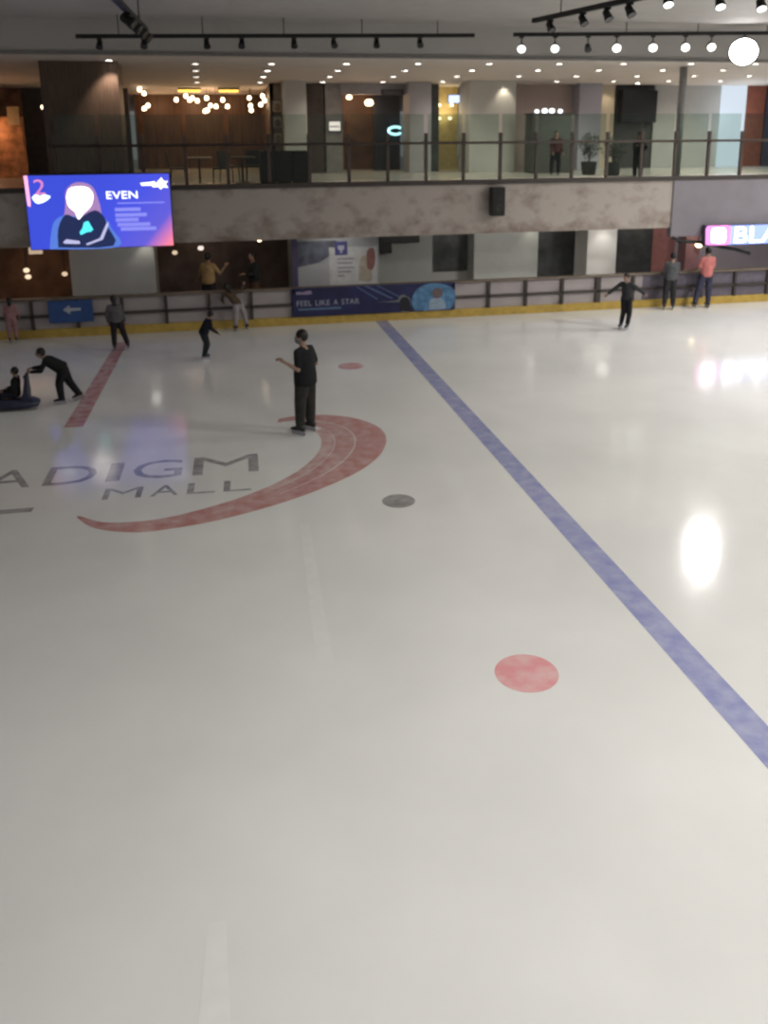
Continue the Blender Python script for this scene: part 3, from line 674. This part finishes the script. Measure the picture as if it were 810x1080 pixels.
def person(label, loc, H, heading, torso=(0, 0, 1), aL=((0, 0, -1), (0, 0, -1)), aR=((0, 0, -1), (0, 0, -1)), lL=((0, 0, -1), (0, 0, -1)), lR=((0, 0, -1), (0, 0, -1)),
           look=None, headtilt=0, shirt=(.02, .02, .02), pants=(.02, .02, .025), boots=(.02, .02, .03), sleeves='long', hair='short', mask=None, skates=True, stripe=None,
           hip=None, fat=1.15, hem=-.02):
    root = thing('person', label, 'person', loc)
    h = math.radians(heading); F = Vector((math.cos(h), math.sin(h), 0)); Lf = Vector((-math.sin(h), math.cos(h), 0)); U = Vector((0, 0, 1))
    T = Vector(torso).normalized(); TF = (F-T*F.dot(T)).normalized()
    n = lambda v: Vector(v).normalized()
    th, shn = .235*H, .235*H
    hipw = .052*H
    A = {}
    for s, leg in ((1, lL), (-1, lR)):
        hp = Lf*s*hipw; kn = hp+n(leg[0])*th; an = kn+n(leg[1])*shn; A[s] = [hp, kn, an]
    base = .075 if skates else .0
    foot = .045*H
    low = min(A[1][2].z, A[-1][2].z)
    pz = (hip if hip is not None else base+foot-low)
    P = Vector((0, 0, pz)); 
    for s in A: A[s] = [p+P for p in A[s]]
    mid = (A[1][2]+A[-1][2])/2
    if hip is None:
        off = Vector((-mid.x, -mid.y, 0)); P = P+off
        for s in A: A[s] = [p+off for p in A[s]]
    tl = .30*H
    neck = P+T*tl; sh = P+T*(tl*.93)
    ARM = {}
    for s, arm in ((1, aL), (-1, aR)):
        a = sh+Lf*s*.098*H; e = a+n(arm[0])*.165*H; w = e+n(arm[1])*.145*H; ARM[s] = [a, e, w, w+n(arm[1])*.05*H]
    lk = math.radians(look if look is not None else heading); HF = Vector((math.cos(lk), math.sin(lk), 0))
    tilt = math.radians(headtilt); HU = (U*math.cos(tilt)+HF*math.sin(tilt)); HF = (HF*math.cos(tilt)-U*math.sin(tilt)); HL = HU.cross(HF)
    hc = neck+T*.045*H+HU*.065*H+HF*.012*H
    hx, hy, hz = .058*H, .046*H, .068*H
    if H < 1.35: hx *= 1.12; hy *= 1.12; hz *= 1.1
    def ring(c, a, b, f=TF):
        return [c+Lf*a*math.cos(2*PI*j/16)+f*b*math.sin(2*PI*j/16) for j in range(16)]
    def torso_loft(mb, g, top=True, low_=-.02):
        rs = [(low_, .075 if g == 0 else .093*fat, .055 if g == 0 else .067*fat), (.03, .094*fat, .066*fat), (.10, .090*fat, .062*fat), (.16, .084*fat, .058*fat), (.22, .096*fat**.6, .064*fat**.6), (.265, .104*fat**.3, .058*fat**.3), (.285, .085, .05)]
        if top: rs.append((.305, .045, .042))
        mb.loft([ring(P+T*z*H, a*H+g, b*H+g) for z, a, b in rs])
    g0 = .0
    body = MB(); torso_loft(body, 0)
    body.capsule(P+T*.28*H, hc-HU*.03*H, .036*H, .032*H)
    body.ell(hc, [HF*hx, HL*hy, HU*hz]); body.ell(hc+HF*.016*H-HU*.034*H, [HF*.036*H, HL*.034*H, HU*.034*H])
    body.capsule(hc+HF*hx*.92+HU*.006*H, hc+HF*hx*1.12-HU*.014*H, .007*H, .010*H, 8)
    for s in (1, -1): body.ell(hc+HL*s*hy*1.0-HF*.004*H, [HF*.012*H, HL*.007*H, HU*.018*H], 8, 6)
    for s in (1, -1):
        a, e, w, hd = ARM[s]; body.capsule(a, e, .030*H, .024*H); body.capsule(e, w, .024*H, .016*H); body.capsule(w, w+(hd-w)*.75, .017*H, .021*H)
        hp, kn, an = A[s]; body.capsule(hp, kn, .050*H, .034*H); body.capsule(kn, an, .034*H, .022*H); body.capsule(an, an+F*.05*H-U*foot*.4, .022*H, .02*H)
    b = remesh(body, .0105*H)
    # five fingers on each palm, curled
    for s in (1, -1):
        a, e, w, hd = ARM[s]; d = (hd-w).normalized()
        side = (Lf-d*Lf.dot(d)); side = side.normalized() if side.length > .2 else d.orthogonal().normalized()
        pal = d.cross(side).normalized()
        if pal.z > 0: pal = -pal
        for k in range(4):
            l = (.040, .046, .043, .034)[k]*H; r = .0055*H
            o = w+d*.052*H+side*((k-1.5)*.0105*H)
            q = o+(d*.85+pal*.3)*l*.5; q2 = q+(d*.45+pal*.85).normalized()*l*.5
            b.tube([o-d*.012*H, o, q, q2, q2+(d*.2+pal)*.004*H], [r, r, r*.95, r*.8, r*.3], 8)
        sd = side*s*-1
        o = w+d*.022*H+sd*.014*H; b.tube([o-sd*.008*H, o+(d*.6+sd*.8)*.018*H, o+(d*.95+sd*.5+pal*.3)*.038*H], [.0075*H, .007*H, .005*H], 8)
    b.build('body', skin_m, root, True)
    for s in (1, -1):
        MB().ell(hc+HF*hx*.90+HL*s*.019*H+HU*.004*H, [HF*.006*H, HL*.009*H, HU*.006*H], 8, 6).build('eye', eye_m, root, True)
    if not mask: MB().ell(hc+HF*(.016*H+.036*H*.93)-HU*.034*H, [HF*.006*H, HL*.016*H, HU*.005*H], 8, 6).build('mouth', lip_m, root, True)
    else:
        mk = MB().ell(hc+HF*.022*H-HU*.028*H, [HF*.045*H, HL*.043*H, HU*.036*H]).build('face_mask', mat('mask%s' % str(mask), mask, .8), root, True)
    hm = MB(); hm.ell(hc-HF*.012*H+HU*.014*H, [HF*hx*1.08, HL*hy*1.14, HU*hz*1.02])
    if hair == 'long':
        hm.capsule(hc-HF*.03*H, hc-HF*.045*H-T*.12*H, .046*H, .04*H)
    elif hair == 'tail':
        hm.capsule(hc-HF*.06*H, hc-HF*.085*H-U*.09*H, .022*H, .012*H)
    remesh(hm, .012*H, 3).build('hair', hair_m, root, True)
    k = str(label)[:24]
    sm = mat('shirt_'+k, shirt, .8, .2, var=.22, scale=9); pm = mat('pants_'+k, pants, .8, .2, var=.22, scale=9)
    g = .011*H
    t = MB(); torso_loft(t, g, False, hem)
    for s in (1, -1):
        a, e, w, hd = ARM[s]
        if sleeves == 'long': t.capsule(a, e, .042*H, .036*H); t.capsule(e, w-(w-e)*.06, .036*H, .028*H)
        else: t.capsule(a, a+(e-a)*.75, .039*H, .036*H)
    t.capsule(sh+Lf*.05*H, sh-Lf*.05*H, .046*H, .046*H)
    so = remesh(t, .012*H).build('jacket' if sleeves == 'long' else 'shirt', sm, root, True)
    if stripe:
        c = P+T*.16*H+TF*(.058*fat*H+g+.004)
        MB().tube([P+T*.06*H+TF*(.066*fat*H+g), c, P+T*.255*H+TF*(.060*H+g)], .011*H, 8).build('zip', mat('zip_red', stripe, .6), so, True)
    t = MB(); t.loft([ring(P+T*z*H, a*H*fat+g*.8, bb_*H*fat+g*.8) for z, a, bb_ in ((-.03, .07, .05), (.03, .094, .066), (.075, .09, .064))])
    for s in (1, -1):
        hp, kn, an = A[s]; lf = H*(1+(fat-1)*.5); t.capsule(hp, kn, .064*lf, .052*lf); t.capsule(kn, an+(kn-an)*.12, .052*lf, .042*lf)
    remesh(t, .012*H).build('trousers', pm, root, True)
    bm_ = mat('boot_'+k, boots, .4)
    for s in (1, -1):
        hp, kn, an = A[s]; up_ = (kn-an).normalized()
        D = F if hip is None else n(lL[1]) if abs(n(lL[1]).z) < .3 else F
        if skates and hip is None and abs((an-kn).normalized().dot(F)) > .4: # trailing foot: toe follows the shin
            D = (F*.75-U*.25).normalized() if (an-kn).dot(F) < 0 else F
        V = (U-D*U.dot(D)).normalized(); S = D.cross(V)
        sole = an-V*foot*.98
        mb = MB(); secs = []
        for x, wd, ht in ((-.055, .018, .05), (-.04, .026, .075), (0, .028, .08), (.03, .027, .06), (.07, .030, .042), (.105, .024, .03), (.125, .010, .018)):
            secs.append([sole+D*x*H+S*math.cos(2*PI*j/12)*wd*H+V*(.5+.5*math.sin(2*PI*j/12))*ht*H for j in range(12)])
        mb.loft(secs); 
        if skates: mb.capsule(an, an+up_*.06*H, .034*H, .036*H)
        mb2 = remesh(mb, .010*H, 3)
        bo = mb2.build('skate' if skates else 'shoe', bm_, root, True)
        if skates:
            bl = MB(); o = sole-V*.005
            prof = [(-.058*H, 0), (.105*H, 0), (.118*H, -.03), (.10*H, -.068), (-.05*H, -.068), (-.064*H, -.04)]
            bl.prism(prof, o-S*.003, D, V, S*.006)
            for x in (-.03, .06): bl.prism([((x-.022)*H, .012), ((x+.022)*H, .012), ((x+.012)*H, -.03), ((x-.012)*H, -.03)], o-S*.014, D, V, S*.028)
            bl.build('blade', blade_m, bo)
    return root, A, ARM

person('person standing on logo in black shirt with raised left hand, face mask', (1.3, 12.31, 0), 1.85, 135, (-.02, .02, 1),
       aL=((-.02, -.25, -1), (-.86, .05, .56)), aR=((.34, .02, -1), (-.62, .62, -.25)), lL=((-.10, -.05, -1), (-.04, -.03, -1)), lR=((.02, .05, -1), (.02, .05, -1)),
       look=165, headtilt=8, shirt=(.012, .013, .015), pants=(.032, .031, .028), boots=(.012, .012, .014), sleeves='short', mask=(.13, .16, .17), fat=1.3, hem=-.055)
person('person in black leaning forward, pushing a sled with both arms', (-3.10, 15.14, 0), 1.30, 184, (-.92, 0, .62),
       aL=((-.42, -.15, -.9), (-.9, .05, -.05)), aR=((-.45, .15, -.9), (-.9, -.05, -.05)), lL=((-.30, 0, -1), (.05, 0, -1)), lR=((.30, 0, -1), (.62, 0, -1)),
       fat=1.4, headtilt=2, shirt=(.012, .013, .013), pants=(.012, .012, .014), boots=(.014, .014, .02))
person('small child in dark clothes seated on the sled', (-4.08, 14.98, 0), 1.12, 172, (.10, 0, 1),
       aL=((-.25, -.1, -1), (-.9, .1, -.2)), aR=((-.2, .1, -1), (-.9, -.1, -.15)), lL=((-1, -.1, .10), (-.75, -.05, -.6)), lR=((-1, .1, .10), (-.75, .05, -.6)),
       look=165, headtilt=3, shirt=(.012, .012, .014), pants=(.016, .018, .03), boots=(.015, .02, .04), hip=.31)
person('skater in grey top standing with legs apart on the red line', (-2.46, 19.35, 0), 1.31, 105, (-.06, 0, 1),
       aL=((-.3, .1, -1), (.1, .3, -1)), aR=((.3, .1, -1), (.15, .2, -1)), lL=((-.04, 0, -1), (-.02, 0, -1)), lR=((.26, 0, -1), (.30, -.02, -1)),
       headtilt=12, shirt=(.10, .095, .10), pants=(.022, .018, .022), boots=(.02, .02, .03), hair='long')
person('dark skater with red zip crouching toward the right', (-0.46, 18.0, 0), 1.14, 20, (.46, .05, 1),
       aL=((.05, .1, -1), (.8, .1, -.35)), aR=((.10, -.1, -1), (.75, -.1, -.5)), lL=((.30, .05, -1), (-.22, 0, -1)), lR=((.22, -.05, -1), (-.30, 0, -1)),
       headtilt=18, shirt=(.012, .013, .02), pants=(.02, .024, .026), boots=(.014, .02, .055), stripe=(.30, .05, .06), fat=1.35)
person('skater in brown jacket and pale trousers leaning along barrier', (0.52, 20.86, 0), 1.31, 110, (-.80, .10, 1),
       aL=((-.2, .3, -.6), (.1, .5, -.3)), aR=((.75, .2, .1), (.25, .3, .45)), lL=((.02, 0, -1), (-.08, 0, -1)), lR=((.30, 0, -1), (.22, -.05, -1)),
       headtilt=15, shirt=(.085, .06, .04), pants=(.30, .27, .27), boots=(.02, .02, .02), hair='long')
person('small child in pink clothes by barrier at left edge', (-5.22, 20.75, 0), 1.12, 95, (0, 0, 1),
       aL=((-.2, .15, -1), (-.05, .6, -.6)), aR=((.2, .15, -1), (.05, .6, -.6)), lL=((-.07, 0, -1), (0, 0, -1)), lR=((.07, 0, -1), (0, 0, -1)),
       headtilt=5, shirt=(.32, .17, .17), pants=(.28, .155, .155), boots=(.015, .015, .02), hair='long')
person('dark clothed skater alone at right with arms held out low', (10.6, 18.67, 0), 1.46, 222, (-.03, 0, 1),
       aL=((.85, -.1, -.62), (.85, 0, -.62)), aR=((-.85, .1, -.62), (-.85, .05, -.62)), lL=((.06, -.03, -1), (-.12, 0, -1)), lR=((.05, .03, -1), (-.16, 0, -1)),
       look=200, headtilt=8, shirt=(.03, .032, .035), pants=(.014, .014, .018), boots=(.02, .022, .05), fat=.95)
person('person in grey top and dark trousers resting at right barrier', (13.02, 20.72, 0), 1.63, 70, (.10, .06, 1),
       aL=((-.15, .2, -1), (.1, .5, -.1)), aR=((.2, .2, -1), (.1, .5, -.1)), lL=((-.10, 0, -1), (-.04, 0, -1)), lR=((.04, 0, -1), (.04, 0, -1)),
       headtilt=14, shirt=(.085, .09, .095), pants=(.03, .03, .032), boots=(.025, .025, .04), fat=1.1)
person('person in coral pink shirt and dark trousers at right barrier', (14.08, 20.70, 0), 1.76, 85, (.05, .03, 1),
       aL=((-.3, .1, -1), (-.1, .6, -.2)), aR=((.15, .15, -1), (-.1, .6, -.2)), lL=((-.32, -.05, -1), (-.30, -.08, -1)), lR=((.03, 0, -1), (.03, 0, -1)),
       headtilt=6, shirt=(.50, .17, .16), pants=(.045, .045, .075), boots=(.025, .025, .04), sleeves='short', fat=1.05)
person('person in yellowish top standing behind barrier right of the screen', (-0.28, 23, 0.05), 1.80, 60, (.02, 0, 1),
       aL=((-.3, .2, -1), (-.2, .5, -.4)), aR=((.5, -.1, -.75), (.55, -.1, .75)), lL=((-.05, 0, -1), (0, 0, -1)), lR=((.05, 0, -1), (0, 0, -1)),
       shirt=(.36, .25, .12), pants=(.02, .02, .025), skates=False, sleeves='short')
person('person in black top and brown trousers behind barrier left of hoarding', (1.02, 22.9, 0.05), 1.80, 200, (.0, 0, 1),
       aL=((-.15, -.2, -1), (-.8, .1, .1)), aR=((.1, .2, -1), (-.7, .1, -.1)), lL=((-.03, 0, -1), (0, 0, -1)), lR=((.06, 0, -1), (.02, 0, -1)),
       shirt=(.02, .024, .026), pants=(.09, .05, .035), skates=False)
person('person in dark red top standing on gallery before the kiosk', (10.95, 24.9, 3.75), 1.41, 250, (.0, 0, 1),
       aL=((.15, -.1, -1), (0, -.5, -.6)), aR=((-.15, -.1, -1), (0, -.5, -.6)), lL=((.08, 0, -1), (0, 0, -1)), lR=((-.12, 0, -1), (-.05, 0, -1)),
       shirt=(.075, .03, .03), pants=(.02, .02, .022), skates=False, hair='long')
person('person in black standing at gallery glass below the dark opening', (12.72, 22.6, 3.75), 1.37, 260, (.0, 0, 1),
       aL=((.15, -.1, -1), (0, -.5, .3)), aR=((-.15, -.1, -1), (0, -.5, .3)), lL=((.06, 0, -1), (0, 0, -1)), lR=((-.06, 0, -1), (0, 0, -1)),
       shirt=(.014, .014, .016), pants=(.016, .016, .018), skates=False, hair='long', fat=1.2)

# ------------------------------------------------------------------ the skating sled
sl = thing('skating_sled', 'dark blue skating sled with tall push handle carrying a child', 'sled', (-4.12, 14.98, 0))
slm = mat('sled_blue', (.022, .028, .055), .4, var=.2)
def srow(x, hw, z0, z1): return [Vector((x, -hw, z0)), Vector((x, -hw*1.05, (z0+z1)/2)), Vector((x, -hw*.8, z1)), Vector((x, hw*.8, z1)), Vector((x, hw*1.05, (z0+z1)/2)), Vector((x, hw, z0))]
MB().loft([srow(-.72, .06, .20, .30), srow(-.66, .13, .12, .34), srow(-.5, .18, .07, .30), srow(-.2, .20, .06, .22), srow(.15, .20, .06, .22), srow(.33, .19, .06, .20), srow(.46, .13, .08, .16)]).build('hull', slm, sl, True)
MB().loft([[Vector((x0, -w, z)), Vector((x0+t_, -w, z)), Vector((x0+t_, w, z)), Vector((x0, w, z))] for x0, t_, w, z in ((.16, .13, .17, .20), (.20, .10, .16, .36), (.23, .07, .12, .52), (.25, .05, .09, .69))]).build('handle_post', slm, sl)
MB().tube([(.275, -.24, .70), (.275, .24, .70)], .022, 10).build('handlebar', black, sl, True)
for s in (-1, 1): MB().tube([(-.62, s*.14, .14), (-.55, s*.14, .02), (.40, s*.14, .012), (.44, s*.14, .06)], .012, 8).build('runner', blade_m, sl)

# ================================================================== LIGHT
warm = (1.0, .97, .92)
# heads of the right track and the floodlight
lamp('SPOT', 'flood_beam', (13.7, 19.0, 7.05), 420, (1, .97, .95), (9.5, 13.0, 0), 2.4, .9, .35)
# added fill lights without fittings: near ice, right side, behind the viewer
for x, y, e in ((2.5, .5, 720), (6.5, 1.0, 1100), (-2.5, -.5, 240), (15, 6.0, 2900), (17, 12, 2800), (18.5, 17.5, 1300), (1, -4, 340), (-7, 15, 120)):
    lamp('SPOT', 'rink_fill', (x, y, 7.7), e, warm, (x+(-2 if x > 12 else 0), y+2.0, 0), 2.5, .8, .5)
# gallery downlights that carry the room light
for x, y, e in ((-.3, 24.2, 14), (3.77, 24, 110), (7.78, 24, 210), (11.7, 24, 340), (15.7, 24, 400), (18.0, 24.5, 320), (3.77, 26.4, 70), (7.7, 26.2, 90), (11.7, 26.2, 150), (16.5, 26.2, 190)):
    lamp('SPOT', 'downlight_beam', (x, y, cz(y)-.06), e, (1, .9, .78), (x, y+.8, 3.75), 2.1, .7, .45)
for p, tg, e, c in (((-2.47, 22.1, 6.95), (-2.47, 22.5, 5.7), 120, (1, .82, .68)), ((9.78, 26.6, 6.7), (9.8, 26.85, 5.2), 22, (1, .9, .7)), ((14.1, 27.7, 6.65), (14.1, 28.1, 5.2), 14, (1, .85, .6)),
                    ((12.05, 22.95, 2.31), (12.05, 23.4, .9), 16, (1, .97, .9)), ((-1.95, 22.9, 2.31), (-1.95, 23.2, 1.2), 10, (1, .95, .8)), ((9.95, 23.9, 2.31), (9.95, 24.2, 1.0), 7, (1, .95, .8))):
    lamp('SPOT', 'wash_beam', p, e, c, tg, 1.5, .7, .05)
# added fill spots under the gallery, no fittings, to brighten the back wall
for x, e, c in ((-5.0, 14, (1, .7, .5)), (-2.9, 12, (1, .96, .9)), (.3, 12, (1, .75, .6)), (3.4, 20, (1, .96, .9)), (6.2, 36, (1, .96, .9)), (9.2, 70, (1, .96, .9)), (12.2, 48, (1, .96, .92)), (14.5, 60, (1, .95, .93)), (17.2, 90, (1, .93, .97))):
    lamp('SPOT', 'back_wall_fill', (x, 21.7, 2.3), e, c, (x, 24.5, .9), 2.0, .8, .06)
# lamps inside shops
def z_lamp(p): return p[2] > 2.5
for p, e, c in (((0, 30.4, 5.9), 26, (1, .6, .32)), ((-1.75, 31.9, 6.0), 9, (1, .6, .34)), ((-.45, 31.9, 6.0), 11, (1, .62, .36)), ((.9, 31.9, 6.1), 5, (1, .6, .34)), ((-6.6, 27.4, 5.2), 16, (1, .55, .28)), ((5.2, 28.8, 5.9), 24, (1, .65, .4)), ((8.35, 28.7, 5.8), 18, (1, .8, .45)), ((-5.4, 23.6, 1.6), 8, (1, .62, .4)),
                ((-.6, 24.0, 1.8), 5, (1, .7, .5)), ((19.2, 27.0, 5.5), 45, (.8, .9, 1))):
    lamp('POINT', 'shop_lamp_light', p, e, c, radius=.12 if z_lamp(p) else .6)
# the screen and the lightbox also throw light (their own glow is modest)
wd = bpy.data.worlds.new('world'); SC.world = wd; wd.use_nodes = True
wd.node_tree.nodes['Background'].inputs['Color'].default_value = (.95, .97, 1.0, 1); wd.node_tree.nodes['Background'].inputs['Strength'].default_value = .14

# ================================================================== CAMERA
cd = bpy.data.cameras.new('camera'); cam = bpy.data.objects.new('camera', cd); COL.objects.link(cam)
cam.location = (-.2366, -2.95, 5.4525); cam.rotation_euler = (1.32403612, .00355151, -.21633711)
cd.sensor_fit = 'HORIZONTAL'; cd.sensor_width = 36; cd.lens = 36*940/810; cd.clip_end = 200
cd.shift_x = -20/810; cd.shift_y = -175/810            # the photograph is a crop of a taller frame
cd.dof.use_dof = True; cd.dof.focus_distance = 4.0; cd.dof.aperture_fstop = 3.4
SC.camera = cam
SC.view_settings.view_transform = 'Standard'; SC.view_settings.look = 'None'; SC.view_settings.gamma = 1; SC.view_settings.exposure = 0
try: SC.view_settings.use_curve_mapping = False
except Exception: pass
SC.cycles.use_denoising = True
